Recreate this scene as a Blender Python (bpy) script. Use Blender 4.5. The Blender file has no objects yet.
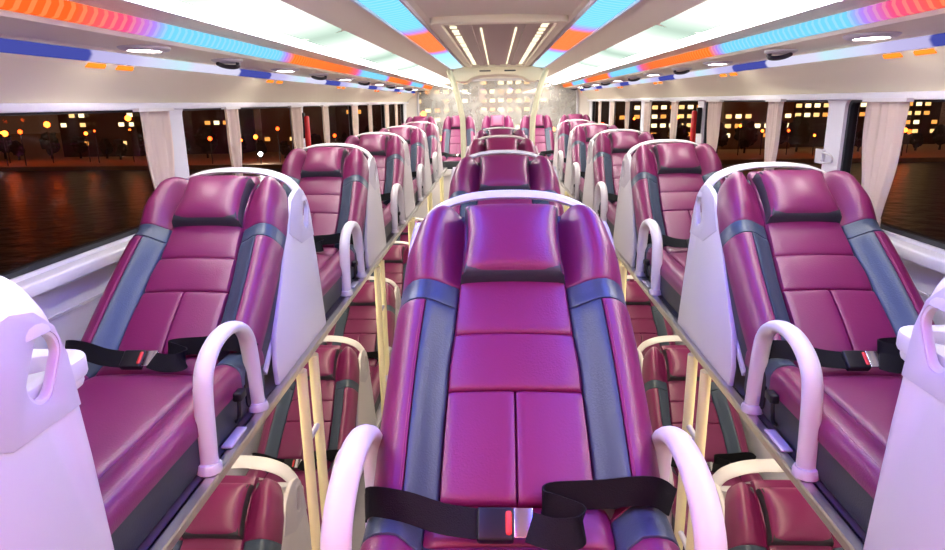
import bpy, bmesh, math, random
from mathutils import Vector, Matrix
random.seed(7)
SC = bpy.context.scene
COL = SC.collection
PI = math.pi

# ------------------------------------------------------------------ camera, world, exposure
CAM_Z = 1.95
cd = bpy.data.cameras.new('camera'); cam = bpy.data.objects.new('camera', cd); COL.objects.link(cam)
cd.sensor_width = 36.0; cd.lens = 36.0 * 650 / 945; cd.clip_start = 0.02; cd.clip_end = 2000
PITCH, YAW, ROLL = math.radians(14.9), math.radians(2.25), math.radians(0.8)
cam.location = (-0.012, 0, CAM_Z)
cam.rotation_euler = (Matrix.Rotation(YAW, 3, 'Z') @ Matrix.Rotation(PI/2 - PITCH, 3, 'X') @ Matrix.Rotation(-ROLL, 3, 'Z')).to_euler()
SC.camera = cam
W = bpy.data.worlds.new('night_sky'); SC.world = W; W.use_nodes = True
W.node_tree.nodes['Background'].inputs[0].default_value = (0.030, 0.012, 0.006, 1)
W.node_tree.nodes['Background'].inputs[1].default_value = 1.0
SC.view_settings.view_transform = 'Standard'; SC.view_settings.look = 'None'
SC.view_settings.gamma = 1; SC.view_settings.use_curve_mapping = False
SC.view_settings.exposure = 1.12

# ------------------------------------------------------------------ materials
def mat(name, col, rough=0.5, metal=0.0, spec=0.5, bump=0.0, bscale=300, coat=0.0, emit=None, es=0.0, var=0.0):
    m = bpy.data.materials.new(name); m.use_nodes = True
    nt = m.node_tree; b = nt.nodes['Principled BSDF']
    b.inputs['Base Color'].default_value = (*col, 1); b.inputs['Roughness'].default_value = rough
    b.inputs['Metallic'].default_value = metal; b.inputs['Specular IOR Level'].default_value = spec
    b.inputs['Coat Weight'].default_value = coat; b.inputs['Coat Roughness'].default_value = 0.25
    tc = nt.nodes.new('ShaderNodeTexCoord')
    if bump:
        n = nt.nodes.new('ShaderNodeTexNoise'); n.inputs['Scale'].default_value = bscale; n.inputs['Detail'].default_value = 2
        bp = nt.nodes.new('ShaderNodeBump'); bp.inputs['Strength'].default_value = bump; bp.inputs['Distance'].default_value = 0.002
        nt.links.new(tc.outputs['Object'], n.inputs['Vector']); nt.links.new(n.outputs['Fac'], bp.inputs['Height'])
        nt.links.new(bp.outputs['Normal'], b.inputs['Normal'])
    if var:
        n2 = nt.nodes.new('ShaderNodeTexNoise'); n2.inputs['Scale'].default_value = 9; n2.inputs['Detail'].default_value = 3
        mx = nt.nodes.new('ShaderNodeMix'); mx.data_type = 'RGBA'
        mx.inputs[6].default_value = (*[c*(1-var) for c in col], 1); mx.inputs[7].default_value = (*[min(1, c*(1+var)) for c in col], 1)
        nt.links.new(tc.outputs['Object'], n2.inputs['Vector']); nt.links.new(n2.outputs['Fac'], mx.inputs[0])
        nt.links.new(mx.outputs[2], b.inputs['Base Color'])
    if emit:
        b.inputs['Emission Color'].default_value = (*emit, 1); b.inputs['Emission Strength'].default_value = es
    return m

def emission(name, col, s):
    m = bpy.data.materials.new(name); m.use_nodes = True; nt = m.node_tree; nt.nodes.clear()
    e = nt.nodes.new('ShaderNodeEmission'); e.inputs[0].default_value = (*col, 1); e.inputs[1].default_value = s
    o = nt.nodes.new('ShaderNodeOutputMaterial'); nt.links.new(e.outputs[0], o.inputs[0]); return m

def led(name, stops, period, offset, strength, tick=0.0, tickfreq=40.0, interp='LINEAR', tickcol=(1, 1, 1)):
    """a programmed light strip: colours in bands along its length, small brighter diodes on top"""
    m = bpy.data.materials.new(name); m.use_nodes = True; nt = m.node_tree; nt.nodes.clear()
    L = nt.links.new; N = nt.nodes.new
    tc = N('ShaderNodeTexCoord'); sx = N('ShaderNodeSeparateXYZ'); L(tc.outputs['Object'], sx.inputs[0])
    a = N('ShaderNodeMath'); a.operation = 'SUBTRACT'; L(sx.outputs[1], a.inputs[0]); a.inputs[1].default_value = offset
    d = N('ShaderNodeMath'); d.operation = 'DIVIDE'; L(a.outputs[0], d.inputs[0]); d.inputs[1].default_value = period
    f = N('ShaderNodeMath'); f.operation = 'FRACT' if period < 5 else 'ADD'; L(d.outputs[0], f.inputs[0])
    if period >= 5: f.inputs[1].default_value = 0
    r = N('ShaderNodeValToRGB'); r.color_ramp.interpolation = interp; L(f.outputs[0], r.inputs[0])
    els = r.color_ramp.elements
    while len(els) > 1: els.remove(els[0])
    els[0].position = stops[0][0]; els[0].color = (*stops[0][1], 1)
    for p, c in stops[1:]:
        q = els.new(p); q.color = (*c, 1)
    e = N('ShaderNodeEmission'); e.inputs[1].default_value = strength
    if tick:
        t = N('ShaderNodeMath'); t.operation = 'MULTIPLY'; L(sx.outputs[1], t.inputs[0]); t.inputs[1].default_value = tickfreq
        s = N('ShaderNodeMath'); s.operation = 'SINE'; L(t.outputs[0], s.inputs[0])
        g = N('ShaderNodeMath'); g.operation = 'GREATER_THAN'; L(s.outputs[0], g.inputs[0]); g.inputs[1].default_value = 0.35
        u = N('ShaderNodeMath'); u.operation = 'MULTIPLY'; L(g.outputs[0], u.inputs[0]); u.inputs[1].default_value = tick
        mx = N('ShaderNodeMix'); mx.data_type = 'RGBA'; L(u.outputs[0], mx.inputs[0]); L(r.outputs[0], mx.inputs[6]); mx.inputs[7].default_value = (*tickcol, 1)
        L(mx.outputs[2], e.inputs[0])
    else: L(r.outputs[0], e.inputs[0])
    o = N('ShaderNodeOutputMaterial'); L(e.outputs[0], o.inputs[0]); return m

def glass_mat(name, tint, refl, hazed=0.0):
    m = bpy.data.materials.new(name); m.use_nodes = True; nt = m.node_tree; nt.nodes.clear()
    L = nt.links.new; N = nt.nodes.new
    t = N('ShaderNodeBsdfTransparent'); t.inputs[0].default_value = (*tint, 1)
    g = N('ShaderNodeBsdfGlossy'); g.inputs['Roughness'].default_value = 0.02
    mx = N('ShaderNodeMixShader'); mx.inputs[0].default_value = refl; L(t.outputs[0], mx.inputs[1]); L(g.outputs[0], mx.inputs[2])
    out = mx
    if hazed:  # pale diffuse share stands in for overexposed haze
        d = N('ShaderNodeBsdfDiffuse'); d.inputs[0].default_value = (0.9, 0.88, 0.84, 1)
        n = N('ShaderNodeTexNoise'); n.inputs['Scale'].default_value = 6; tc = N('ShaderNodeTexCoord'); L(tc.outputs['Object'], n.inputs['Vector'])
        mm = N('ShaderNodeMapRange'); mm.inputs[1].default_value = 0.35; mm.inputs[2].default_value = 0.65; mm.inputs[3].default_value = hazed*0.75; mm.inputs[4].default_value = min(1, hazed*1.2)
        L(n.outputs['Fac'], mm.inputs[0])
        m2 = N('ShaderNodeMixShader'); L(mm.outputs[0], m2.inputs[0]); L(mx.outputs[0], m2.inputs[1]); L(d.outputs[0], m2.inputs[2]); out = m2
    o = N('ShaderNodeOutputMaterial'); L(out.outputs[0], o.inputs[0]); return m

M = {}
M['leather'] = mat('maroon_leather', (0.178, 0.010, 0.082), 0.38, spec=0.6, bump=0.25, bscale=260, var=0.06)
M['slate'] = mat('slate_leather', (0.040, 0.062, 0.100), 0.38, spec=0.5, bump=0.25, bscale=260)
M['charcoal'] = mat('charcoal_leather', (0.030, 0.036, 0.044), 0.48, bump=0.2, bscale=260)
M['stitch'] = mat('stitch_thread', (0.26, 0.05, 0.13), 0.6)
M['plastic'] = mat('pale_plastic', (0.66, 0.63, 0.64), 0.38, spec=0.45)
M['plastic_grey'] = mat('lilac_plastic', (0.55, 0.52, 0.56), 0.4, spec=0.45)
M['cream'] = mat('cream_panel', (0.82, 0.755, 0.58), 0.5, spec=0.3)
M['cream_light'] = mat('pale_cream_panel', (0.80, 0.74, 0.66), 0.5, spec=0.3)
M['wall'] = mat('white_wall_panel', (0.74, 0.73, 0.78), 0.45, spec=0.35)
M['deck'] = mat('brown_vinyl_deck', (0.085, 0.070, 0.082), 0.42, bump=0.15, bscale=400)
M['alu'] = mat('brushed_aluminium', (0.62, 0.60, 0.56), 0.28, metal=0.9)
M['post'] = mat('cream_painted_steel', (0.86, 0.78, 0.42), 0.3, spec=0.6)
M['black'] = mat('black_plastic', (0.010, 0.010, 0.012), 0.4, spec=0.3)
M['web'] = mat('black_webbing', (0.006, 0.006, 0.008), 0.6, spec=0.15, bump=0.5, bscale=500)
M['red'] = mat('red_plastic', (0.62, 0.02, 0.02), 0.35)
M['steel'] = mat('polished_steel', (0.75, 0.75, 0.78), 0.18, metal=1.0)
M['gasket'] = mat('black_rubber_gasket', (0.015, 0.018, 0.022), 0.5)
M['curtain'] = mat('cream_curtain_cloth', (0.93, 0.79, 0.70), 0.8, spec=0.1, bump=0.3, bscale=200)
M['tie'] = mat('cream_tie_cloth', (0.85, 0.76, 0.68), 0.8, spec=0.1)
M['floor'] = mat('grey_vinyl_floor', (0.16, 0.14, 0.15), 0.4, var=0.2)
M['grille'] = mat('taupe_grille', (0.42, 0.33, 0.27), 0.45)
M['pole'] = mat('pale_green_grey_pole', (0.62, 0.60, 0.42), 0.35)
M['smoke'] = mat('dark_vent_insert', (0.06, 0.06, 0.065), 0.5)
M['glass'] = glass_mat('window_glass', (0.86, 0.84, 0.84), 0.015)
M['glass_rear'] = glass_mat('hazed_rear_glass', (0.95, 0.93, 0.9), 0.05, 0.26)
LW = emission('cool_white_tube', (1.0, 0.98, 0.92), 25.0)
LD = led('pale_green_white_diffuser', [(0, (.42, .55, .46)), (0.10, (.55, .70, .60)), (0.35, (1, 1, .95)), (0.65, (1, 1, .95)), (0.90, (.55, .70, .60)), (1, (.42, .55, .46))], 1.334, -1.2, 0.62)
LDR = emission('rear_pale_diffuser', (1.0, 0.98, 0.92), 0.9)
LWR = emission('rear_white_tube', (1.0, 0.96, 0.88), 34.0)
LREARFILL = emission('rear_fill_glow', (1.0, 0.95, 0.86), 5.0)
OR, RD, VI, CY, BL, WH = (1.0, 0.17, 0.015), (1.0, 0.03, 0.05), (0.42, 0.22, 0.85), (0.16, 0.60, 0.92), (0.02, 0.06, 0.75), (0.85, 0.92, 1.0)
LED_UP = led('coloured_cove_led', [(0, OR), (0.42, (1, .12, .02)), (0.50, (.80, .08, .22)), (0.545, VI), (0.575, CY), (0.93, CY), (0.96, VI), (1.0, OR)], 2.35*1.2, 0.28*1.2, 0.56, 0.14, 150.0, tickcol=(1.0, 0.85, 0.35))
LED_MID = led('coloured_ceiling_led', [(0, RD), (0.17, (1, .02, .10)), (0.26, VI), (0.37, (0.12, .12, 1)), (0.43, CY), (0.54, CY), (0.56, VI), (0.575, OR), (0.70, OR), (0.72, VI), (0.74, (.3, .75, 1)), (1, (.6, .85, 1))], 9.0, -1.56, 0.62, 0.12, 110.0)
LED_FRONT = led('violet_ceiling_led', [(0, RD), (0.18, RD), (0.23, (1, .03, .25)), (0.28, (0.25, .06, 1)), (0.33, (0.06, .10, 1)), (1, (0.06, .2, 1))], 6.0, -1.3, 9.0)

LED_LOW = led('lavender_tube_led', [(0, (.07, .085, .42)), (0.26, (.07, .085, .42)), (0.27, (.55, .50, .85)), (0.40, (.6, .55, .9)), (0.46, (.75, .72, 1)), (0.65, (.62, .9, 1)), (0.70, (.8, .78, 1)), (0.985, (.75, .72, .95)), (1.0, (.07, .085, .42))], 1.584, 1.56, 0.45)
LED_OR = emission('amber_marker', (1.0, 0.22, 0.02), 0.8)
LUNDERFILL = emission('warm_berth_fill', (1.0, 0.86, 0.62), 8.0)
LDOT = emission('grille_light', (1.0, 0.84, 0.55), 0.8)

# ------------------------------------------------------------------ helpers
def link(name, bm, m, parent=None, sharp=40):
    me = bpy.data.meshes.new(name)
    bmesh.ops.recalc_face_normals(bm, faces=bm.faces)
    bm.to_mesh(me); bm.free()
    me.shade_smooth() if hasattr(me, 'shade_smooth') else None
    for p in me.polygons: p.use_smooth = True
    if sharp is not None: me.set_sharp_from_angle(angle=math.radians(sharp))
    me.materials.append(m)
    o = bpy.data.objects.new(name, me); COL.objects.link(o)
    if parent: o.parent = parent
    return o

def tag(o, label=None, cat=None, group=None, kind=None):
    if label: o['label'] = label
    if cat: o['category'] = cat
    if group: o['group'] = group
    if kind: o['kind'] = kind
    return o

def thing(name, label, cat, loc=(0, 0, 0), group=None, rz=0):
    o = bpy.data.objects.new(name, None); COL.objects.link(o); o.empty_display_size = 0.05
    o.location = loc; o.rotation_euler = (0, 0, rz)
    return tag(o, label, cat, group)

def struct(name, bm, m, parent=None, sharp=40):
    o = link(name, bm, m, parent, sharp)
    if not parent: o['kind'] = 'structure'
    return o

def copy_tree(o, parent=None):
    c = o.copy(); COL.objects.link(c)
    if parent: c.parent = parent
    for ch in list(o.children): copy_tree(ch, c)
    return c

def box(bm, x0, x1, y0, y1, z0, z1, bev=0.0):
    vs = [bm.verts.new(p) for p in ((x0,y0,z0),(x1,y0,z0),(x1,y1,z0),(x0,y1,z0),(x0,y0,z1),(x1,y0,z1),(x1,y1,z1),(x0,y1,z1))]
    fs = [bm.faces.new([vs[i] for i in f]) for f in ((0,3,2,1),(4,5,6,7),(0,1,5,4),(1,2,6,5),(2,3,7,6),(3,0,4,7))]
    if bev:
        es = list({e for f in fs for e in f.edges})
        bmesh.ops.bevel(bm, geom=es, offset=bev, segments=3, profile=0.5, affect='EDGES')
    return bm

def bx(*a, **k): return box(bmesh.new(), *a, **k)

def sweep(bm, path, sec, up=None, closed=False):
    """sweep a section (list of (a,b)) along a path; a along side vector, b along the 'up' vector"""
    path = [Vector(p) for p in path]; n = len(path); rings = []
    for i, p in enumerate(path):
        if closed: t = path[(i+1) % n] - path[i-1]
        else: t = path[min(i+1, n-1)] - path[max(i-1, 0)]
        t.normalize()
        u = Vector(up[i]) if isinstance(up, list) else Vector(up or (0, 0, 1))
        s = t.cross(u)
        if s.length < 1e-4: s = t.cross(Vector((1, 0, 0)))
        s.normalize(); v = s.cross(t).normalized()
        k = sec(i/(n-1)) if callable(sec) else sec
        rings.append([bm.verts.new(p + s*a + v*b) for a, b in k])
    m = len(rings[0])
    for i in range(n if closed else n-1):
        A, B = rings[i], rings[(i+1) % n]
        for j in range(m): bm.faces.new((A[j], A[(j+1) % m], B[(j+1) % m], B[j]))
    if not closed:
        bm.faces.new(rings[0][::-1]); bm.faces.new(rings[-1])
    return bm

def ell(rx, ry, n=12): return [(rx*math.cos(2*PI*i/n), ry*math.sin(2*PI*i/n)) for i in range(n)]
def rect(w, h): return [(-w/2, -h/2), (w/2, -h/2), (w/2, h/2), (-w/2, h/2)]

def smooth_path(pts, k=6):
    """Catmull-Rom through the points"""
    P = [Vector(p) for p in pts]; out = []
    for i in range(len(P)-1):
        a, b, c, d = P[max(i-1, 0)], P[i], P[i+1], P[min(i+2, len(P)-1)]
        for j in range(k):
            t = j/k
            out.append(0.5*((2*b) + (c-a)*t + (2*a-5*b+4*c-d)*t*t + (3*b-a-3*c+d)*t**3))
    out.append(P[-1]); return out

def prism(outline, holes, fn, d0, d1, bev=0.0):
    """flat outline with holes, filled and given depth; fn(a,b,d) -> point"""
    bm = bmesh.new(); es = []
    for loop in [outline] + list(holes):
        vs = [bm.verts.new((a, b, 0)) for a, b in loop]
        es += [bm.edges.new((vs[i], vs[(i+1) % len(vs)])) for i in range(len(vs))]
    bmesh.ops.triangle_fill(bm, use_beauty=True, use_dissolve=False, edges=es)
    bmesh.ops.dissolve_limit(bm, angle_limit=0.001, verts=bm.verts, edges=bm.edges)
    r = bmesh.ops.extrude_face_region(bm, geom=bm.faces[:])
    for v in [g for g in r['geom'] if isinstance(g, bmesh.types.BMVert)]: v.co.z = 1
    if bev:
        bmesh.ops.scale(bm, vec=(1, 1, d1-d0), verts=bm.verts)
        bmesh.ops.recalc_face_normals(bm, faces=bm.faces)
        eds = [e for e in bm.edges if len(e.link_faces) == 2 and e.calc_face_angle(0) > 1.0 and abs(e.verts[0].co.z-e.verts[1].co.z) < 1e-6]
        bmesh.ops.bevel(bm, geom=eds, offset=bev, segments=2, profile=0.5, affect='EDGES')
        for v in bm.verts: v.co = Vector(fn(v.co.x, v.co.y, d0 + v.co.z))
    else:
        for v in bm.verts: v.co = Vector(fn(v.co.x, v.co.y, d0 + (d1-d0)*v.co.z))
    return bm

def rrect(x0, x1, y0, y1, r, n=5):
    out = []
    for cx, cy, a0 in ((x1-r, y1-r, 0), (x0+r, y1-r, PI/2), (x0+r, y0+r, PI), (x1-r, y0+r, 1.5*PI)):
        for i in range(n+1):
            a = a0 + PI/2*i/n; out.append((cx+r*math.cos(a), cy+r*math.sin(a)))
    return out

def lerp(a, b, t): return a + (b-a)*t
def curve(pts):
    def f(s):
        if s <= pts[0][0]: return pts[0][1]
        for (a, va), (b, vb) in zip(pts, pts[1:]):
            if s <= b: return lerp(va, vb, (s-a)/(b-a))
        return pts[-1][1]
    return f

def pad(fr, xl, xr, s0, s1, base, h, p=12.0, ns=20, nx=14, q=0.5, pl=None, pr=None):
    """a stuffed cushion: outline between xl(s) and xr(s), rounded edges, flat underside; h may be a function of (s,t)"""
    bm = bmesh.new(); top = []; bot = []
    fl = xl if callable(xl) else (lambda s: xl); frr = xr if callable(xr) else (lambda s: xr)
    hf = h if callable(h) else (lambda s, t: h)
    for i in range(ns+1):
        v = 0.5 - 0.5*math.cos(PI*i/ns); s = lerp(s0, s1, v); ev = max(0, 1-abs(2*v-1)**p)**q
        rt, rb = [], []
        for j in range(nx+1):
            u = 0.5 - 0.5*math.cos(PI*j/nx); eu = max(0, 1-abs(2*u-1)**((pl or p) if u < 0.5 else (pr or p)))**q
            x = lerp(fl(s), frr(s), u)
            rt.append(bm.verts.new(fr(x, s, base + hf(s, u)*ev*eu)))
            e = i in (0, ns) or j in (0, nx)
            rb.append(rt[-1] if e else None)
        top.append(rt); bot.append(rb)
    for i in range(ns):
        for j in range(nx): bm.faces.new((top[i][j], top[i][j+1], top[i+1][j+1], top[i+1][j]))
    loop = top[0] + [top[i][nx] for i in range(1, ns+1)] + top[ns][-2::-1] + [top[i][0] for i in range(ns-1, 0, -1)]
    bm.faces.new(loop[::-1])
    return bm

def lathe(bm, prof, loc=(0, 0, 0), n=16):
    rings = []
    for r, z in prof:
        rings.append([bm.verts.new((loc[0]+r*math.cos(2*PI*i/n), loc[1]+r*math.sin(2*PI*i/n), loc[2]+z)) for i in range(n)])
    for A, B in zip(rings, rings[1:]):
        for i in range(n): bm.faces.new((A[i], A[(i+1) % n], B[(i+1) % n], B[i]))
    bm.faces.new(rings[0][::-1]); bm.faces.new(rings[-1]); return bm

# ------------------------------------------------------------------ dimensions
DECK_Z, LOW_Z, MID_Z = 1.16, 0.03, 1.16
EDGE, WALL_X = 0.642, 1.345
YF, YR = -1.3, 10.0
PITCH_Y = 1.37
SEAT_X = 0.914
LOW_X = 1.03
MID_X = 0.02
PILLARS = [0.95, 2.76, 4.56, 6.36, 8.16]
WIN_TOP, SILL = 1.952, 1.488
K = 1.2
kz = lambda z: CAM_Z + K*(z-1.70)

# ------------------------------------------------------------------ bus shell
half = [(1.135, WIN_TOP), (1.035, 1.79), (1.025, 1.80), (1.005, 1.835), (0.99, 1.843), (0.825, 1.848), (0.80, 1.885), (0.785, 1.895),
        (0.70, 1.907), (0.52, 1.945), (0.50, 1.955), (0.41, 1.985), (0.29, 2.004), (0.27, 2.012), (0.0, 2.02)]
half = [(WALL_X+0.017, WIN_TOP)] + [(x*K, kz(z) + (0.012 if z < 1.84 else 0)) for x, z in half[1:]]
outl = half + [(-x, z) for x, z in half[-2::-1]] + [(-1.45, WIN_TOP), (-1.45, 2.46), (1.45, 2.46), (1.45, WIN_TOP)]
struct('ceiling', prism(outl, [], lambda a, b, d: (a, d, b), YF, YR), M['cream'], sharp=20)
struct('floor', bx(-1.42, 1.42, YF, YR, -0.06, 0.0), M['floor'])
win_spans = []
ys = [YF] + PILLARS + [YR]
for i in range(len(ys)-1):
    a = ys[i] + (0.04 if i == 0 else 0.065); b = ys[i+1] - 0.065
    if i == len(ys)-2: b = YR - 0.25
    win_spans.append((a, b))
nwin = 0; ntrim = 0
for sgn, nm in ((-1, 'left'), (1, 'right')):
    def sx(a, b): return (min(sgn*a, sgn*b), max(sgn*a, sgn*b))
    bm = bmesh.new()
    x0, x1 = sx(WALL_X, WALL_X+0.1); box(bm, x0, x1, YF, YR, 0.0, SILL-0.02)
    holes = [rrect(a+0.0, b-0.0, SILL, WIN_TOP-0.012, 0.03, 4) for a, b in win_spans]
    w = prism([(YF, SILL-0.02), (YR, SILL-0.02), (YR, WIN_TOP), (YF, WIN_TOP)], holes, lambda a, b, d: (sgn*d, a, b), WALL_X+.015, WALL_X+.07)
    me = bpy.data.meshes.new('t'); w.to_mesh(me); bm.from_mesh(me); w.free(); bpy.data.meshes.remove(me)
    struct('wall_'+nm, bm, M['wall'])
    ntrim += 1                                                     # ledge under the windows
    bm = bmesh.new(); x0, x1 = sx(WALL_X-.045, WALL_X+.015); box(bm, x0, x1, YF, YR, SILL-0.05, SILL-0.008, bev=0.008)
    struct('trim_%d' % ntrim, bm, M['wall'])
    ntrim += 1                                                     # pale moulding over the windows
    x0, x1 = sx(WALL_X-.02, WALL_X+.02); struct('trim_%d' % ntrim, bx(x0, x1, YF, YR, WIN_TOP-0.014, WIN_TOP+0.012, bev=0.005), M['wall'])
    ntrim += 1                                                     # seam strip along the side panel
    x0, x1 = sx(WALL_X-.005, WALL_X+.005); struct('trim_%d' % ntrim, bx(x0, x1, YF, YR, 1.335, 1.345), M['plastic_grey'])
    for (a, b) in win_spans:
        nwin += 1
        r = thing('window_%d' % nwin, None, None); r['kind'] = 'structure'
        fr = prism(rrect(a, b, SILL, WIN_TOP-0.012, 0.03, 4), [rrect(a+0.016, b-0.016, SILL+0.016, WIN_TOP-0.022, 0.022, 4)], lambda p, q, d: (sgn*d, p, q), WALL_X+.028, WALL_X+.06)
        link('gasket', fr, M['gasket'], r)
        x0, x1 = sx(WALL_X+.042, WALL_X+.046); link('pane', bx(x0, x1, a+0.012, b-0.012, SILL+0.012, WIN_TOP-0.018), M['glass'], r)
# rear wall with its wide milky window, overexposed haze painted into the pane
ro = [(-1.42, 0), (1.42, 0), (1.42, 2.4), (-1.42, 2.4)]
hole = rrect(-1.18, 1.18, 1.25, 2.26, 0.24, 8)
struct('wall_rear', prism(ro, [hole], lambda a, b, d: (a, d, b), YR, YR+0.06), M['cream_light'])
nwin += 1
r = thing('window_%d' % nwin, None, None); r['kind'] = 'structure'
link('pane', prism(rrect(-1.175, 1.175, 1.255, 2.255, 0.236, 8), [], lambda a, b, d: (a, d, b), YR+0.02, YR+0.028), M['glass_rear'], r)
link('window_frame', prism(rrect(-1.2, 1.2, 1.23, 2.28, 0.26, 8), [rrect(-1.165, 1.165, 1.265, 2.245, 0.227, 8)], lambda a, b, d: (a, d, b), YR-0.025, YR-0.001, bev=0.006), M['plastic_grey'], r)
struct('wall_front', bx(-1.42, 1.42, YF-0.06, YF, 0.0, 2.4), M['cream_light'])

# ------------------------------------------------------------------ lights built into the ceiling
def slab_between(p, q, y0, y1, th, off=0.0):
    """a thin lens lying on the ceiling profile from p to q (x,z), proud of it by th"""
    P, Q = Vector((p[0]*K, kz(p[1]))), Vector((q[0]*K, kz(q[1]))); d = (Q-P).normalized(); n = Vector((-d.y, d.x))
    if n.y > 0: n = -n
    pts = [P - n*0.004, Q - n*0.004, Q + n*th*0.4, P.lerp(Q, 0.8) + n*th, P.lerp(Q, 0.2) + n*th, P + n*th*0.4]
    return prism([(v.x, v.y) for v in pts], [], lambda a, b, d: (a, d, b), y0, y1)
side_name = {-1: 'left', 1: 'right'}
ords = ['first', 'second', 'third', 'fourth', 'fifth', 'sixth', 'seventh', 'eighth', 'ninth']
for sgn in (-1, 1):
    sd = side_name[sgn]
    y = -1.2; k = 0
    while y < 9.7:
        y1 = min(y + 1.33, 9.9)
        lab = 'white ceiling light panel over the %s upper row, %s panel from the camera' % (sd, ords[k])
        t = thing('ceiling_light', lab, 'light', group='white light panels along the ceiling')
        link('diffuser', slab_between((sgn*0.672, 1.9135), (sgn*0.53, 1.943), y+0.03, y1-0.03, 0.010), LDR if y > 5.0 else LD, t)
        link('tube', slab_between((sgn*0.70, 1.907), (sgn*0.675, 1.9125), y+0.006, y1-0.006, 0.014), LWR if y > 5.0 else LW, t)
        link('tube_rim', slab_between((sgn*0.710, 1.9055), (sgn*0.70, 1.907), y, y1, 0.018), M['wall'], t)
        y = y1 + 0.004; k += 1
    t = tag(link('light_strip', slab_between((sgn*0.817, 1.858), (sgn*0.795, 1.890), YF+0.02, 9.9, 0.010), LED_UP),
        'orange and cyan lit strip along the edge of the %s duct' % sd, 'light strip')
    t = tag(link('light_strip', slab_between((sgn*0.405, 1.987), (sgn*0.30, 2.003), 2.1, 7.15, 0.010), LED_MID),
        'blue and orange lit strip beside the middle of the ceiling, on the %s' % sd, 'light strip')
    link('front_section', slab_between((sgn*0.405, 1.987), (sgn*0.30, 2.003), YF+0.02, 2.09, 0.010), LED_FRONT, t)
    for a, b in ((0.415, 0.405), (0.30, 0.287)):
        link('edge_moulding', slab_between((sgn*a, 1.984 if a > .35 else 2.003), (sgn*b, 1.987 if a > .35 else 2.005), YF+0.02, 7.15, 0.014), M['wall'], t)
    t = tag(link('light_strip', slab_between((sgn*1.024, 1.813), (sgn*1.008, 1.837), YF+0.02, 9.9, 0.012), LED_LOW),
        'lavender and blue tube strip above the %s windows' % sd, 'light strip')
    for i in range(6):
        y0 = 2.0 + 1.584*i
        for a in (0.0, 0.16):
            link('amber_marker', slab_between((sgn*1.036, 1.798), (sgn*1.028, 1.809), y0+a, y0+a+0.09, 0.006), LED_OR, t)
    t = tag(link('berth_fill_strip', bx(min(sgn*0.84, sgn*0.92), max(sgn*0.84, sgn*0.92), -0.6, 8.3, DECK_Z-0.052, DECK_Z-0.041), LUNDERFILL),
        'slim warm fill lamp added under the %s upper deck' % sd, 'lamp')  # fill strip added so the lower seats are not too dark
    # round vents and reading lamps in the duct
    for i in range(6):
        y = 2.06 + 1.37*i
        t = thing('reading_light', 'small white reading lamp in the %s duct, %s from the camera' % (sd, ords[i]), 'lamp', (sgn*0.905*K, y, kz(1.846)), 'reading lamps in the ducts')
        bm = bmesh.new(); lathe(bm, [(0.095, 0.004), (0.095, -0.004), (0.085, -0.010), (0.062, -0.012), (0.060, -0.004)], n=28)
        for v in bm.verts: v.co.x *= 0.72
        link('bezel', bm, M['plastic_grey'], t)
        bm = bmesh.new(); lathe(bm, [(0.058, -0.003), (0.058, -0.009), (0.03, -0.012)], n=24)
        for v in bm.verts: v.co.x *= 0.72
        link('lens', bm, emission('reading_lens', (1, 0.93, 0.84), 20.0) if i == 0 and sgn < 0 else bpy.data.materials['reading_lens'], t)
        t = thing('air_vent', 'dark hooded round air vent in the %s duct, %s from the camera' % (sd, ords[i]), 'vent', (sgn*0.895*K, y+0.60, kz(1.846)), 'air vents in the ducts')
        bm = bmesh.new(); lathe(bm, [(0.075, 0.004), (0.075, -0.006), (0.060, -0.012), (0.052, -0.004)], n=28)
        for v in bm.verts: v.co.x *= 0.75
        link('bezel', bm, M['plastic_grey'], t)
        bm = bmesh.new(); lathe(bm, [(0.052, -0.002), (0.050, -0.006)], n=24)
        for v in bm.verts: v.co.x *= 0.75
        link('insert', bm, M['smoke'], t)
        bm = bmesh.new()
        sweep(bm, [(0.040*math.cos(a), 0.055*math.sin(a), -0.014-0.012*math.sin(max(a, 0))) for a in [PI*j/14 for j in range(15)]], ell(0.007, 0.009, 8))
        link('hood', bm, M['smoke'], t)

t = thing('rear_fill_panel', 'warm white fill panel added in the ceiling over the back row', 'lamp', (0, 8.75, kz(2.018)))  # fill panel added to brighten the rear of the bus
link('diffuser', bx(-0.42, 0.42, -0.75, 0.75, -0.016, 0.004, bev=0.006), LREARFILL, t)
link('fill_rim', prism(rrect(-0.45, 0.45, -0.78, 0.78, 0.03, 4), [rrect(-0.42, 0.42, -0.75, 0.75, 0.02, 4)], lambda a, b, d: (a, b, d), -0.020, 0.004), M['wall'], t)
# roof grille
t = thing('roof_grille', 'long taupe air grille with lit slots in the middle of the ceiling', 'grille', (0, 0, kz(2.02)-0.021))
t.scale = (K, K, 1)
link('grille_frame', prism(rrect(-0.265, 0.265, 2.62, 5.90, 0.03, 3), [rrect(-0.225, 0.225, 2.68, 5.80, 0.02, 3)], lambda a, b, d: (a, b, d), -0.016, 0.020, bev=0.004), M['cream'], t)
link('grille_panel', bx(-0.228, 0.228, 2.67, 5.81, 0.004, 0.018), M['grille'], t)
for x in (-0.075, 0.075):
    link('light_slot', bx(x-0.004, x+0.004, 2.95, 5.7, -0.004, 0.006), LDOT, t)
for x in (-0.19, 0.19):
    for i in range(22):
        y = 2.74 + 0.138*i
        link('light_dot', bx(x-0.014, x+0.014, y, y+0.03+0.06*random.random(), -0.003, 0.006), LDOT, t)
for i in range(3):
    x = -0.13 + 0.13*i
    link('louvre', bx(x-0.02, x+0.02, 2.72, 5.78, -0.006, 0.006), M['grille'], t)
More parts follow.
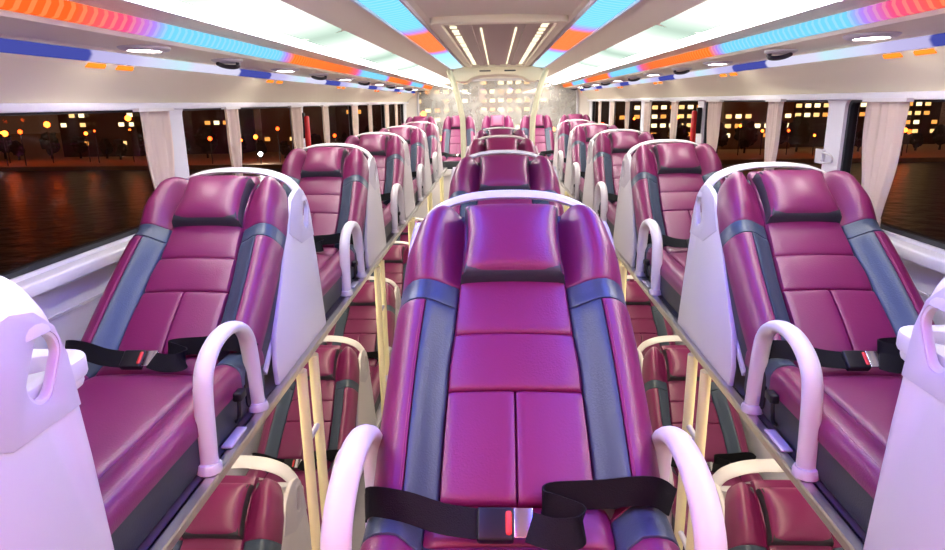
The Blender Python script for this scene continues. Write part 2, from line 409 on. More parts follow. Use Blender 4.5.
# duct cover at the end of the grille
t = thing('duct_cover', 'beige arched duct cover hanging at the rear end of the roof grille', 'duct cover', (0, 7.2, CAM_Z-1.70*K))
t.scale = (K, K, K)
top = [(-0.36, 2.0), (-0.40, 1.955), (-0.385, 1.90), (-0.34, 1.872), (-0.27, 1.876), (-0.23, 1.905), (-0.15, 1.925), (0, 1.932)]
pr = top + [(-a, b) for a, b in top[-2::-1]]
link('cover_body', prism(pr, [], lambda a, b, d: (a, d, b), 0.0, 0.45, bev=0.012), M['cream'], t)
for x in (-0.11, 0.11): link('slot', bx(x-0.05, x+0.05, -0.006, 0.01, 1.958, 1.970, bev=0.004), M['smoke'], t)
# two curved grab poles
for sgn in (-1, 1):
    t = thing('grab_pole', 'pale curved grab pole rising to the ceiling on the %s side of the aisle end' % side_name[sgn], 'pole', (0, 7.12, 0), 'curved grab poles')
    P = smooth_path([(sgn*0.37, 0, 0.0), (sgn*0.37, 0, 0.9), (sgn*0.37, 0, 1.66), (sgn*0.39, 0, 1.86), (sgn*0.445, 0, 2.09), (sgn*0.515, 0, 2.285)], 8)
    bm = bmesh.new(); sweep(bm, P, ell(0.030, 0.022, 12), up=(0, 1, 0)); link('pole_tube', bm, M['pole'], t)
    bm = bmesh.new(); lathe(bm, [(0.05, 0), (0.05, 0.012), (0.03, 0.02)], (sgn*0.37, 0, 0)); link('foot_flange', bm, M['pole'], t)

# ------------------------------------------------------------------ decks, posts
for sgn in (-1, 1):
    sd = side_name[sgn]
    t = thing('bunk_deck', 'dark upper bunk deck with aluminium edge running down the %s side' % sd, 'deck')
    xs = sorted((sgn*(EDGE+0.012), sgn*(WALL_X-0.002)))
    link('deck_board', bx(xs[0], xs[1], -0.9, 8.2, DECK_Z-0.04, DECK_Z), M['deck'], t)
    sec = [(0, -0.045), (0.012, -0.045), (0.030, -0.006), (0.028, 0.0), (0.012, 0.0), (0, 0.0)]
    link('edge_trim', prism([(sgn*(EDGE+0.018-a), DECK_Z+b) for a, b in sec], [], lambda a, b, d: (a, d, b), -0.9, 8.2), M['alu'], t)
    t = thing('bunk_plinth', 'low grey plinth under the %s lower bunks' % sd, 'plinth')
    xs = sorted((sgn*(LOW_X-0.28), sgn*(WALL_X-0.002)))
    link('plinth_body', bx(xs[0], xs[1], -0.9, 8.2, 0.001, LOW_Z, bev=0.005), M['plastic_grey'], t)
    nl = 0
    for i, y in enumerate((0.66, 2.00, 3.37, 4.74, 6.11, 7.48)):
        lab = 'pale yellow two-post step rail under the %s deck edge, %s from the camera' % (sd, ords[i])
        t = thing('bunk_ladder', lab, 'ladder', (sgn*(EDGE+0.004), y, 0), 'step rails under the deck edges')
        for dy in (-0.07, 0.07):
            bm = bmesh.new(); sweep(bm, [(0, dy, 0.0), (0, dy, 0.6), (0, dy, DECK_Z-0.042)], ell(0.017, 0.022, 12), up=(0, 1, 0))
            link('post', bm, M['post'], t)
        for z in (0.44, 0.86):
            bm = bmesh.new(); sweep(bm, [(0, -0.07, z), (0, 0.07, z)], ell(0.010, 0.010, 10)); link('rung', bm, M['plastic'], t)
t = thing('centre_deck', 'raised platform carrying the middle row of seats', 'deck')
link('deck_board', bx(-0.275+MID_X, 0.275+MID_X, 0.0, 6.0, MID_Z-0.04, MID_Z, bev=0.006), M['deck'], t)
link('plinth_body', bx(-0.25, 0.25, 0.05, 5.95, 0.001, 0.20, bev=0.01), M['plastic_grey'], t)
for y in (0.12, 1.6, 2.95, 4.3, 5.85):
    for x in (-0.22+MID_X, 0.22+MID_X):
        bm = bmesh.new(); sweep(bm, [(x, y, 0.19), (x, y, MID_Z-0.03)], ell(0.018, 0.018, 10), up=(0, 1, 0)); link('post', bm, M['post'], t)
t = thing('rear_deck', 'pale raised platform under the back row of seats', 'deck')
link('deck_board', bx(-1.34, 1.34, 8.35, YR-0.01, 1.04, 1.12, bev=0.01), M['plastic'], t)
link('plinth_body', bx(-1.32, 1.32, 8.40, YR-0.02, 0.001, 1.045), M['plastic_grey'], t)

# ------------------------------------------------------------------ the seat
OUT = [(0.246, -0.09), (0.245, 0.1), (0.241, 0.25), (0.234, 0.40), (0.227, 0.49), (0.212, 0.56), (0.187, 0.615), (0.148, 0.650), (0.085, 0.672), (0.0, 0.681)]
WID = curve([(s, x) for x, s in OUT])
CXW = curve([(-.09, 0.132), (0.2, 0.124), (0.33, 0.114), (0.45, 0.107), (0.66, 0.105)])

def cush(fr, xl, xr, s0, s1, H, base, rolls=(0.008, 0.008, 0.008, 0.008), ps=(22, 22, 22, 22), ns=20, nx=12):
    """a sewn cushion piece following the height field H(x,s); its four edges (left, right, start, end) roll down by rolls"""
    bm = bmesh.new(); top = []
    fl = xl if callable(xl) else (lambda s: xl); frr = xr if callable(xr) else (lambda s: xr)
    def fall(d, p): return 1 - max(0.0, 1 - max(0.0, d)**p)**0.5
    def pos(i, n): return 0.5 - 0.5*math.cos(PI*i/n)
    for i in range(ns+1):
        v = pos(i, ns); s = lerp(s0, s1, v); row = []
        for j in range(nx+1):
            u = pos(j, nx); x = lerp(fl(s), frr(s), u)
            n = H(x, s) - rolls[0]*fall(1-2*u, ps[0]) - rolls[1]*fall(2*u-1, ps[1]) - rolls[2]*fall(1-2*v, ps[2]) - rolls[3]*fall(2*v-1, ps[3])
            row.append(bm.verts.new(fr(x, s, max(n, base+0.002))))
        top.append(row)
    for i in range(ns):
        for j in range(nx): bm.faces.new((top[i][j], top[i][j+1], top[i+1][j+1], top[i+1][j]))
    loop = [(0, j) for j in range(nx+1)] + [(i, nx) for i in range(1, ns+1)] + [(ns, j) for j in range(nx-1, -1, -1)] + [(i, 0) for i in range(ns-1, 0, -1)]
    low = []
    for i, j in loop:
        s = lerp(s0, s1, pos(i, ns)); x = lerp(fl(s), frr(s), pos(j, nx)); low.append(bm.verts.new(fr(x, s, base)))
    m = len(loop)
    for q in range(m):
        a, b = top[loop[q][0]][loop[q][1]], top[loop[(q+1) % m][0]][loop[(q+1) % m][1]]
        bm.faces.new((b, a, low[q], low[(q+1) % m]))
    bm.faces.new(low); return bm

def sstep(t):
    t = max(0.0, min(1.0, t)); return t*t*(3-2*t)

def make_seat(name, label, aisles, alpha, hoop_h=0.275, hoop_y=(-0.41, -0.13), pan=0.98):
    ca, sa = math.cos(alpha), math.sin(alpha)
    t = thing(name, label, 'seat')
    ZB = 0.114
    B = lambda x, s, n: (x, s*ca - n*sa, ZB + s*sa + n*ca)          # the reclined back: across, up the back, out of it
    SJ = -0.050
    YJ, ZJ = SJ*ca, ZB + SJ*sa
    P = lambda x, s, n: (x, YJ - s, ZJ + n)                          # the seat pan: across, forward, up
    # shell
    outline = [(x, s) for x, s in OUT] + [(-x, s) for x, s in OUT[-2::-1]]
    sm = smooth_path([(x, s, 0) for x, s in outline], 3)
    sh = link('shell', prism([(v.x, v.y) for v in sm if v.y > -0.07], [], B, -0.062, -0.036, bev=0.006), M['plastic'], t)
    # hood: the wide moulded band arching over the head end from one side panel to the other
    hp = [(-0.225, 0.465), (-0.221, 0.478), (-0.209, 0.500), (-0.178, 0.535), (-0.12, 0.560), (-0.06, 0.570), (0.0, 0.572)]
    hp = smooth_path([(x, 0.542, z) for x, z in hp + [(-x, z) for x, z in hp[-2::-1]]], 4)
    bm = bmesh.new(); sweep(bm, hp, (lambda f: ell(0.0095, 0.046 - 0.012*abs(2*f-1), 16)), up=(0, 1, 0))
    link('hood', bm, M['plastic'], sh)
    for sd in (-1, 1):
        q = lambda s_, n_: (B(0, s_, n_)[1], B(0, s_, n_)[2])
        fr = [(0.035, 0.0), (0.575, 0.0), (0.585, 0.25), (0.590, 0.42), (0.578, 0.470), (0.545, 0.502), (0.50, 0.512), q(.60, .030), q(.55, .045), q(.45, .040), q(.25, .005), q(.08, -.020), (0.030, 0.06)]
        fx = lambda off: (lambda a, b, d: (sd*(0.264 + d - 0.095*max(0, b-0.05)), a, b))
        def slotp(k): return [(0.535 + a*k*0.60 - b*k*0.80, 0.420 + a*k*0.80 + b*k*0.60) for a, b in rrect(-0.048, 0.048, -0.024, 0.024, 0.0239, 6)]
        link('side_panel', prism(fr, [slotp(1)], fx(0), -0.012, 0.004, bev=0.004), M['plastic'], sh)
        cap = fr[3:9] + [q(.43, .02), (0.44, 0.335), (0.588, 0.335)]
        link('shoulder_cap', prism(cap, [slotp(1.14)], fx(0), 0.0035, 0.0060, bev=0.001), M['plastic_grey'], sh)
    # tray with cup holders on the back of the shell
    yb = B(0, .62, -.06)[1]; zt = B(0, .62, -.06)[2] - 0.055
    tr = rrect(-0.215, 0.215, yb-0.06, yb+0.165, 0.05, 6)
    cups = [[(cx + 0.040*math.cos(2*PI*i/20), yb+0.090 + 0.040*math.sin(2*PI*i/20)) for i in range(20)] for cx in (-0.15, 0.15)] + [rrect(-0.085, 0.085, yb+0.05, yb+0.13, 0.02, 4)]
    ty = link('tray', prism(tr, cups, lambda a, b, d: (a, b, d), zt-0.035, zt, bev=0.006), M['plastic'], sh)
    link('tray_well', prism(rrect(-0.208, 0.208, yb-0.05, yb+0.158, 0.045, 5), [], lambda a, b, d: (a, b, d), zt-0.052, zt-0.034, bev=0.006), M['plastic'], sh)
    # dark padded base of the back
    link('back_base', prism([(v.x*0.995, v.y*0.935) for v in sm], [], B, -0.037, 0.058, bev=0.016), M['charcoal'], t)
    def H(x, s):
        c = CXW(s); w_ = WID(s); ax = abs(x)
        if ax <= c: return 0.074 + 0.006*math.cos(PI/2*ax/c)
        w = min(1.0, (ax-c)/max(0.02, w_-c))
        amp = 0.038 + 0.016*sstep((s-0.40)/0.08) - 0.010*math.exp(-((s-0.385)/0.03)**2) - 0.014*sstep((s-0.56)/0.10)
        return 0.072 + amp*sstep(w/0.55) - 0.045*max(0, (w-0.6)/0.4)**2.2
    puff = lambda s0, s1: (lambda x, s: H(x, s) + 0.006*math.sin(PI*max(0, min(1, (s-s0)/(s1-s0))))**0.7)
    S1, S2, S3 = 0.160, 0.285, 0.350
    g = 0.0006
    for sd in (-1, 1):
        def X(f0, f1):
            if sd > 0: return (lambda s: f0(s)), (lambda s: f1(s))
            return (lambda s: -f1(s)), (lambda s: -f0(s))
        def rl(inn, out, a, b): return (inn, out, a, b) if sd > 0 else (out, inn, a, b)
        l, r = X(lambda s: g, lambda s: CXW(s)-g)
        link('lumbar_pad', cush(B, l, r, SJ, S1-g, puff(SJ, S1), 0.045), M['leather'], t)
        mid = lambda s: CXW(s) + 0.50*(WID(s)-CXW(s))
        l, r = X(lambda s: CXW(s)+g, lambda s: mid(s)-g)
        link('bolster_strip', cush(B, l, r, SJ, S3, H, 0.045, rl(.012, .003, .004, .004), rl(9, 30, 40, 40)), M['slate'], t)
        l, r = X(lambda s: mid(s)+g, lambda s: WID(s)+0.003)
        bo = link('side_bolster', cush(B, l, r, SJ, S3, H, 0.030, rl(.003, .022, .004, .004), rl(30, 5, 40, 40)), M['leather'], t)
        bm = bmesh.new(); pts = [SJ+0.02+(S3-SJ-0.04)*i/18 for i in range(19)]
        sweep(bm, [B(sd*(mid(s)+0.006), s, H(mid(s)+0.006, s)+0.0002) for s in pts], ell(0.0010, 0.0010, 6), up=(1, 0, 0)); link('stitching', bm, M['stitch'], bo)
        l, r = X(lambda s: CXW(s)+g, lambda s: WID(s)+0.003)
        link('wing_band', cush(B, l, r, S3+g, S3+0.052, H, 0.030, rl(.012, .022, .003, .003), rl(9, 5, 30, 30), ns=12), M['slate'], t)
        l, r = X(lambda s: CXW(s)-0.010, lambda s: max(WID(s)+0.003, CXW(s)+0.034))
        link('head_wing', cush(B, l, r, S3+0.052+g, 0.638, H, 0.030, rl(.034, .034, .004, .075), rl(5, 4, 30, 3), ns=28, nx=14), M['leather'], t)
    link('back_pad', cush(B, lambda s: -CXW(s)+g, lambda s: CXW(s)-g, S1+g, S2-g, puff(S1, S2), 0.045), M['leather'], t)
    link('back_pad', cush(B, lambda s: -CXW(s)+g, lambda s: CXW(s)-g, S2+g, 0.640, puff(S2, 0.5), 0.045), M['leather'], t)
    # head pillow: pulled-in sides, dark gusset all round
    PA, PB = 0.405, 0.598
    pw = curve([(PA, 0.108), (PA+.03, 0.104), (PA+.10, 0.098), (PA+.16, 0.099), (PB, 0.105)])
    gus = link('pillow', pad(B, lambda s: -pw(s)-0.001, lambda s: pw(s)+0.001, PA, PB+0.001, 0.074, 0.048, p=18, q=0.35), M['charcoal'], t)
    link('pillow_face', pad(B, lambda s: -pw(s)+0.002, lambda s: pw(s)-0.002, PA+0.004, PB, 0.104, (lambda s, u: 0.026+0.014*math.sin(PI*u)*math.sin(PI*(s-PA)/(PB-PA))), p=7, ns=24), M['leather'], gus)
    link('care_label', bx(0.055, 0.085, *sorted((B(0, PA-.003, .08)[1]-.001, B(0, PA-.003, .08)[1]+.001)), B(0, PA-.003, .08)[2]-0.012, B(0, PA-.003, .08)[2]), M['plastic'], gus)
    # pan
    link('pan_base', prism(rrect(-0.243, 0.243, -0.05, pan, 0.03, 4), [], P, -ZJ+0.001, 0.026, bev=0.012), M['charcoal'], t)
    XI = 0.152
    def HP(x, s):
        ax = abs(x); c0 = 0.040 - 0.008*s
        hump = 0.030 - 0.014*sstep((s-0.14)/0.35)
        if ax <= XI: return c0
        w = (ax-XI)/(0.246-XI)
        return c0 + hump*sstep(w/0.45) - 0.012*max(0, (w-0.6)/0.4)**2
    link('hip_cushion', cush(P, -XI+g, XI-g, -0.03, 0.115, (lambda x, s: HP(x, s) + 0.010*math.sin(PI*(s+.03)/.145)), 0.010, (.012, .012, .01, .012), (9, 9, 9, 9)), M['leather'], t)
    link('leg_cushion', cush(P, -XI+g, XI-g, 0.117, pan-0.012, (lambda x, s: HP(x, s) + 0.006*math.cos(PI/2*x/XI)), 0.010, (.008, .008, .014, .02), (14, 14, 12, 20), ns=30), M['leather'], t)
    for sd in (-1, 1):
        def LR(a, b): return (a, b) if sd > 0 else (-b, -a)
        def rl(inn, out, a, b): return (inn, out, a, b) if sd > 0 else (out, inn, a, b)
        so = link('thigh_bolster', cush(P, *LR(XI+g, 0.246), 0.135, pan-0.012, HP, 0.004, rl(.010, .022, .003, .02), rl(10, 5, 40, 30), ns=30), M['leather'], t)
        bm = bmesh.new(); sweep(bm, [P(sd*0.222, s, HP(0.222, s)-0.0012) for s in [0.16+(pan-0.22)*i/18 for i in range(19)]], ell(0.0013, 0.0013, 6), up=(1, 0, 0)); link('stitching', bm, M['stitch'], so)
        link('bolster_patch', cush(P, *LR(XI+g, 0.246), 0.055, 0.134, HP, 0.004, rl(.010, .022, .003, .003), rl(10, 5, 40, 40), ns=12), M['slate'], t)
        link('hip_bolster', cush(P, *LR(XI+g, 0.246), -0.03, 0.054, HP, 0.004, rl(.010, .022, .014, .003), rl(10, 5, 9, 40), ns=12), M['leather'], t)
    # belt: strap, buckle and tongue lying on the pan
    def strap(nm, pts, ups, w=0.046, par=None):
        pts = [(x, YJ-a, ZJ+b) for x, a, b in pts]
        bm = bmesh.new(); sweep(bm, smooth_path(pts, 5), rect(0.0035, w), up=smooth_path(ups, 5)); return link(nm, bm, M['web'], par or t)
    belt = strap('seat_belt', [(-0.250, 0.060, 0.060), (-0.235, 0.085, 0.090), (-0.18, 0.100, 0.092), (-0.12, 0.110, 0.078), (-0.060, 0.118, 0.074)],
                 [(0, .35, .95), (0, .4, .9), (0, .5, .85), (0, .65, .75), (0, .8, .6)])
    strap('strap', [(0.252, 0.050, 0.070), (0.21, 0.070, 0.104), (0.13, 0.066, 0.094), (0.055, 0.064, 0.088), (0.040, 0.084, 0.088), (0.065, 0.098, 0.084), (0.095, 0.112, 0.079), (0.088, 0.134, 0.073), (0.050, 0.138, 0.073), (0.016, 0.128, 0.077)],
          [(0, .3, 1), (0, .3, 1), (0, .3, 1), (.1, .3, 1), (0, .3, 1), (0, .4, .9), (0, .4, .9), (0, .5, .9), (0, .6, .8), (0, .8, .6)], par=belt)
    def obox(nm, x0, x1, w, h, m, dz=0.0, dy=0.0):
        bm = bx(x0, x1, -w/2, w/2, -h/2, h/2, bev=min(w, h)*0.25)
        rot = Matrix.Rotation(math.radians(36), 4, 'X')
        for v in bm.verts: v.co = rot @ v.co + Vector((0, YJ-0.120+dy, ZJ+0.074+dz))
        return link(nm, bm, m, belt)
    obox('buckle', -0.065, -0.008, 0.052, 0.020, M['black'])
    obox('buckle_button', -0.022, -0.010, 0.040, 0.0235, M['red'], 0.001, 0.0)
    obox('tongue', -0.008, 0.022, 0.046, 0.006, M['steel'], 0.004, 0.0)
    # armrest hoops
    for sd in aisles:
        x = sd*0.258
        y0, y1 = hoop_y; h = hoop_h
        ym, hw = (y0+y1)/2, (y1-y0)/2
        pts = [(x, y1+0.012, 0.0), (x, y1+0.004, h*0.4), (x, y1-0.002, h-0.105)]
        for i in range(1, 8):
            a = PI*i/8; pts.append((x, ym + (hw-0.004)*math.cos(a), h-0.105+0.105*math.sin(a)**0.85))
        pts += [(x, y0+0.002, h-0.105), (x, y0-0.004, h*0.4), (x, y0-0.012, 0.0)]
        bm = bmesh.new(); sweep(bm, smooth_path(pts, 3), ell(0.015, 0.022, 14), up=(1, 0, 0)); ho = link('armrest', bm, M['plastic'], t)
        for y in (y1+0.012, y0-0.012):
            bm = bmesh.new(); lathe(bm, [(0.028, 0.001), (0.028, 0.014), (0.024, 0.022)], (x, y, 0)); link('foot_collar', bm, M['plastic'], ho)
        bm = bmesh.new(); sweep(bm, smooth_path([(sd*0.246, -0.23, 0.02), (sd*0.256, -0.235, 0.035), (sd*0.256, -0.225, 0.075), (sd*0.254, -0.215, 0.085)], 5), ell(0.005, 0.005, 8))
        box(bm, *sorted((sd*0.243, sd*0.266)), -0.235, -0.195, 0.075, 0.098, bev=0.005)
        link('recline_lever', bm, M['black'], t)
        link('lever_plate', bx(*sorted((sd*0.245, sd*0.272)), -0.33, -0.23, 0.001, 0.008, bev=0.003), M['plastic_grey'], t)
        link('hinge_cover', prism(rrect(-0.155, -0.05, 0.01, 0.125, 0.03, 4), [], lambda a, b, d: (sd*d, a, b), 0.2365, 0.2475, bev=0.004), M['black'], t)
    return t

A_ALL = math.radians(37.5)
JY = 0.528                                       # top of the seat lies this far behind its hinge line
seatL = make_seat('sleeper_seat', None, (1,), A_ALL)
seatR = make_seat('sleeper_seat', None, (-1,), A_ALL)
seatM = make_seat('sleeper_seat', None, (-1, 1), A_ALL, 0.262, (-0.27, 0.03))
seatB = make_seat('sleeper_seat', None, (), math.radians(50), pan=0.44)
ROW0, ROW1 = 0.88, 2.22
used = set()
def put(proto, x, y, z, label, group, sx=1.0):
    o = proto if proto.name not in used else copy_tree(proto)
    if o is proto: used.add(proto.name)
    o.location = (x, y, z); o.scale = (sx, 1, 1)
    tag(o, label, 'seat', group); return o
whole = ['first whole one', 'second whole one', 'third whole one', 'fourth whole one', 'fifth whole one']
for i in range(6):
    y = (ROW1 + PITCH_Y*(i-1) if i else ROW0) - JY
    for sgn, pr in ((-1, seatL), (1, seatR)):
        sd = side_name[sgn]
        if i == 0: y = (0.86 if sgn < 0 else 0.98) - JY
        if i == 0: lab = 'closest %s upper seat, only pale shell and cup tray at the frame edge' % sd
        else: lab = 'maroon leather sleeper seat on the %s upper deck, %s from the camera' % (sd, whole[i-1])
        put(pr, sgn*(SEAT_X - (0.004 if sgn > 0 else 0)), y, DECK_Z+0.001, lab, 'upper deck seats on the %s' % sd)
for i in range(4):
    y = 1.56 + 1.37*i - 0.53
    lab = ['large purple leather sleeper seat front and centre, red buckle on its belt', 'middle row sleeper seat directly behind the large centre seat',
           'third sleeper seat of the middle row, dark red pillow', 'fourth sleeper seat of the middle row, just before the back row'][i]
    put(seatM, MID_X, y, MID_Z+0.001, lab, 'middle row seats')
for i in range(1, 6):
    y = ROW1 + PITCH_Y*(i-1) - JY
    for sgn, pr in ((-1, seatL), (1, seatR)):
        sd = side_name[sgn]
        put(pr, sgn*LOW_X, y, LOW_Z+0.001, 'maroon lower bunk seat under the %s deck, %s from the camera' % (sd, ords[i-1]), 'lower deck seats on the %s' % sd)
for i in range(5):
    put(seatB, -1.06+0.53*i, 8.85, 1.121, 'red leather back row seat, %s' % ['against the left wall', 'second from the left', 'in the middle', 'second from the right', 'against the right wall'][i], 'back row seats', 0.95)

# ------------------------------------------------------------------ curtains, pillars' fittings
def make_curtain(sgn, y, w, ztop, ztie, zbot, label, group, lean=0.0):
    t = thing('curtain', label, 'curtain', (sgn*(WALL_X-0.035), y, 0), group)
    def piece(z0, z1, wf, amp, n=22, nz=16, off=lambda v: 0):
        bm = bmesh.new(); rows = []
        for i in range(nz+1):
            v = i/nz; z = lerp(z0, z1, v); ww = wf(v); r = []
            for j in range(n+1):
                u = j/n
                r.append(bm.verts.new((amp*math.sin(u*2*PI*4.5+1.0)*(0.6+0.4*math.sin(u*17)) + off(v)*-sgn, (u-0.5)*ww + 0.004*math.sin(9*v+u*5), z)))
            rows.append(r)
        for i in range(nz):
            for j in range(n): bm.faces.new((rows[i][j], rows[i][j+1], rows[i+1][j+1], rows[i+1][j]))
        bmesh.ops.solidify(bm, geom=bm.faces[:], thickness=0.003); return bm
    tiew = w*0.42
    link('curtain_cloth', piece(ztop, ztie, lambda v: lerp(w, tiew, v**1.7), 0.014, off=lambda v: lean*v), M['curtain'], t, sharp=None)
    link('curtain_tail', piece(ztie, zbot, lambda v: lerp(tiew, w*0.62, min(1, v*1.6)), 0.010, off=lambda v: lean), M['tie'], t, sharp=None)
    bm = bmesh.new(); sweep(bm, [(-sgn*lean + 0.020*math.cos(a), (tiew/2+0.006)*math.sin(a), ztie) for a in [2*PI*i/20 for i in range(20)]], rect(0.004, 0.035), up=(0, 0, 1), closed=True)
    link('tieback', bm, M['tie'], t)
    link('curtain_rail', bx(-0.012, 0.012, -w/2-0.01, w/2+0.01, ztop-0.002, ztop+0.010), M['plastic'], t) 
k = {-1: 0, 1: 0}
for sgn in (-1, 1):
    sd = side_name[sgn]
    for i, py in enumerate(PILLARS):
        for dy, ww in ((-0.24, 0.24), (0.50, 0.16)):
            y = py + dy - (0.02 if sgn < 0 else 0.19 if dy < 0 else 0.02)
            k[sgn] += 1
            if y < 1.6: continue
            lab = 'cream tied curtain just %s the %s window pillar on the %s' % ('before' if dy < 0 else 'beyond', ords[i-1], sd)
            make_curtain(sgn, y, ww, WIN_TOP-0.018, 1.52, 1.36, lab, 'tied cream window curtains', 0.0)
    # emergency hammer on the third pillar
    t = thing('emergency_hammer', 'red and black emergency hammer holder beside the %s window pillar' % sd, 'hammer', (sgn*(WALL_X+0.005), 4.60, 1.745), 'emergency hammers')
    h0, h1 = sorted((sgn*0.004, -sgn*0.030)); link('holder', bx(h0, h1, -0.10, -0.07, -0.02, 0.15, bev=0.006), M['black'], t)
    h0, h1 = sorted((-sgn*0.026, -sgn*0.060)); link('handle', bx(h0, h1, -0.10, -0.066, -0.14, 0.13, bev=0.012), M['red'], t)
# wire hand loop on the near right pillar
t = thing('coat_hook', 'white wire loop hook on the near right window pillar', 'hook', (WALL_X+0.008, 2.78, 1.71))
bm = bmesh.new(); sweep(bm, smooth_path([(0, 0.05, 0.015), (-0.02, -0.02, 0.018), (-0.03, -0.10, 0.012), (-0.03, -0.105, -0.012), (-0.02, -0.02, -0.022), (0, 0.05, -0.015)], 5), ell(0.004, 0.004, 8)); link('loop', bm, M['plastic'], t)
link('hook_plate', bx(-0.01, 0.004, 0.02, 0.08, -0.03, 0.03, bev=0.003), M['plastic'], t)

# ------------------------------------------------------------------ the night outside: river, far bank, city
GY, WZ = 180.0, -15.15
mw = mat('river_water', (0.008, 0.007, 0.006), 0.28, spec=0.10)
nt = mw.node_tree; n = nt.nodes.new('ShaderNodeTexNoise'); n.inputs['Scale'].default_value = 0.35; n.inputs['Detail'].default_value = 4
bp = nt.nodes.new('ShaderNodeBump'); bp.inputs['Strength'].default_value = 0.6; bp.inputs['Distance'].default_value = 0.6
tc = nt.nodes.new('ShaderNodeTexCoord'); nt.links.new(tc.outputs['Object'], n.inputs['Vector']); nt.links.new(n.outputs['Fac'], bp.inputs['Height']); nt.links.new(bp.outputs['Normal'], nt.nodes['Principled BSDF'].inputs['Normal'])
struct('river', bx(-420, 420, 8, GY+4, WZ-1, WZ), mw)
struct('river_bank', bx(-420, 420, GY, 420, WZ-1, WZ+1.1), mat('bank_earth', (0.55, 0.36, 0.20), 0.9, var=0.4))
struct('road', bx(-4, 4, -30, 60, -1.35, -1.1), mat('asphalt', (0.03, 0.03, 0.03), 0.9))
GZ = WZ + 1.1
lamp_o = emission('orange_street_lamp', (1.0, 0.11, 0.010), 13.0); lamp_r = emission('deep_orange_street_lamp', (1.0, 0.07, 0.008), 5.0); lamp_w = emission('white_street_lamp', (0.9, 0.95, 1.0), 40.0)
mpost = mat('lamp_post_steel', (0.05, 0.04, 0.03), 0.6)
def street_lamp(x, y, h, m, label, r=0.55):
    t = thing('street_lamp', label, 'street lamp', (x, y, GZ), 'street lamps on the far bank')
    bm = bmesh.new(); sweep(bm, [(0, 0, 0), (0, 0, h*0.5), (0, 0, h)], ell(0.14, 0.14, 8), up=(0, 1, 0)); link('lamp_post', bm, mpost, t)
    bm = bmesh.new(); lathe(bm, [(0.15, -r), (r*0.8, -r*0.6), (r, 0), (r*0.8, r*0.6), (0.15, r)], (0, 0, h+r*0.9), n=10); link('lamp_globe', bm, m, t)
for i in range(52):
    x = -155 + 310*i/51 + random.uniform(-2.5, 2.5); y = GY + random.uniform(2, 18); h = random.choice([5.5, 6.5, 8, 9, 10.5, 12])
    street_lamp(x, y, h, lamp_o if i % 3 else lamp_r, 'orange street lamp glowing on the far river bank', random.choice([0.3, 0.4, 0.5, 0.6, 0.85]))
street_lamp(-66, GY+2, 2.2, lamp_w, 'brightest white lamp low on the far bank seen through the left windows', 0.6)
mtree = mat('night_foliage', (0.020, 0.022, 0.008), 0.9, bump=0.8, bscale=3); mtrunk = mat('night_bark', (0.03, 0.02, 0.012), 0.9)
def blob(bm, c, r, seed):
    rnd = random.Random(seed); d = bmesh.ops.create_icosphere(bm, subdivisions=3, radius=1.0)
    for v in d['verts']:
        n = v.co.normalized(); k = 1 + 0.16*math.sin(5*n.x+seed)*math.cos(6*n.y) + 0.12*math.sin(11*n.z+2*seed) + rnd.uniform(-.07, .07)
        v.co = Vector((n.x*r[0]*k, n.y*r[1]*k, n.z*r[2]*k)) + Vector(c)
for i in range(40):
    x = -170 + 340*i/39 + random.uniform(-1, 1); y = GY + random.uniform(20, 30)
    t = thing('bank_tree', 'dark tree standing among the lamps on the far bank', 'tree', (x, y, GZ), 'trees on the far bank')
    h = random.uniform(5, 10)
    bm = bmesh.new(); blob(bm, (0, 0, h*0.62), (h*0.30, h*0.30, h*0.40), i); blob(bm, (h*0.16, 0, h*0.5), (h*0.2, h*0.2, h*0.24), i+50); link('crown', bm, mtree, t)
    bm = bmesh.new(); sweep(bm, [(0, 0, 0), (0.1, 0, h*0.3), (0, 0, h*0.55)], lambda f: ell(0.35-0.15*f, 0.35-0.15*f, 8), up=(0, 1, 0)); link('trunk', bm, mtrunk, t)
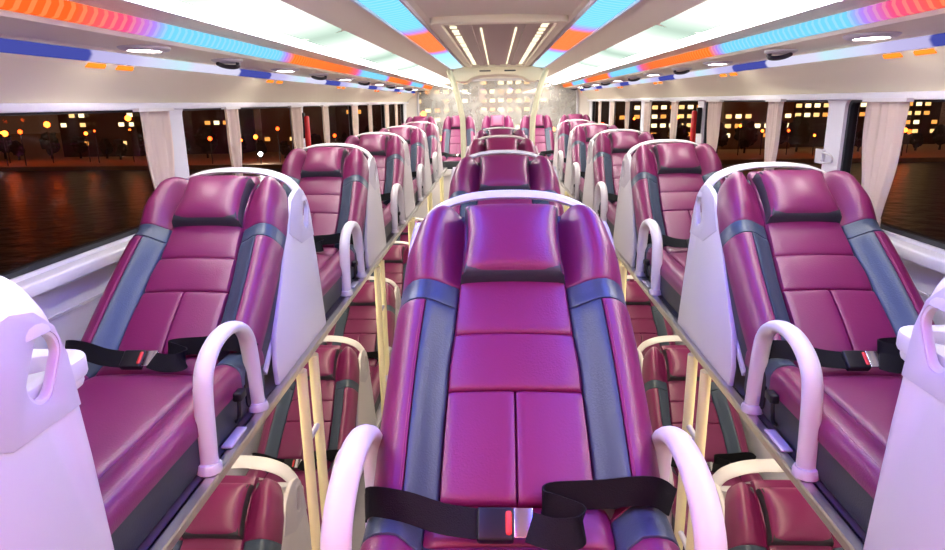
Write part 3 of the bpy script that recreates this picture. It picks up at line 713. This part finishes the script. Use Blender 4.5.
mb = [mat('night_concrete', (0.10, 0.075, 0.05), 0.8, var=0.2, emit=(0.9, 0.42, 0.12), es=0.0), mat('night_brown_brick', (0.09, 0.05, 0.03), 0.8, var=0.2), mat('night_sandstone', (0.30, 0.19, 0.09), 0.8, var=0.2)]
lw = [emission('lit_window_warm', (1.0, 0.60, 0.22), 1.0), emission('lit_window_yellow', (1.0, 0.80, 0.42), 1.5), emission('lit_window_amber', (1.0, 0.40, 0.08), 0.8)]
wm = bx(-0.9, 0.9, -0.06, 0.06, -0.62, 0.62); wme = bpy.data.meshes.new('lit_window'); wm.to_mesh(wme); wm.free()
wmes = []
for m in lw:
    q = wme.copy(); q.materials.append(m); wmes.append(q)
bds = [(-132, 26, 34), (-98, 22, 24), (-70, 24, 30), (-44, 18, 22), (-20, 22, 36), (6, 24, 40), (32, 22, 34), (58, 24, 38), (84, 22, 44), (110, 24, 36), (138, 24, 40)]
bnames = ['wide brown block', 'low block', 'pale block', 'narrow block', 'tall block', 'tallest block', 'broad block', 'golden block', 'high amber block', 'office block', 'end block']
for i, (x, w, h) in enumerate(bds):
    y = GY + 36 + (i*7) % 18
    lab = 'night city %s with lit windows, %s from the left on the far bank' % (bnames[i], ['first', 'second', 'third', 'fourth', 'fifth', 'sixth', 'seventh', 'eighth', 'ninth', 'tenth', 'eleventh'][i])
    t = thing('office_building', lab, 'building', (x, y, GZ), 'city buildings across the river')
    link('facade', bx(-w/2, w/2, 0, 14, 0, h), mb[i % 3], t)
    link('roof_box', bx(-w/5, w/5, 3, 9, h, h+2.5), mb[(i+1) % 3], t)
    c = 0
    nx = int(w/2.9)
    left = x < -40
    for f in range(1, int(h/3)):
        if random.random() < (0.55 if left else 0.18): continue
        for j in range(nx):
            if c >= 98 or random.random() < (0.55 if left else 0.16): continue
            o = bpy.data.objects.new('lit_window', random.choice(wmes)); COL.objects.link(o); o.parent = t
            o.location = (-w/2 + 1.6 + j*(w-3.2)/max(1, nx-1), -0.05, f*3.0+1.4); c += 1
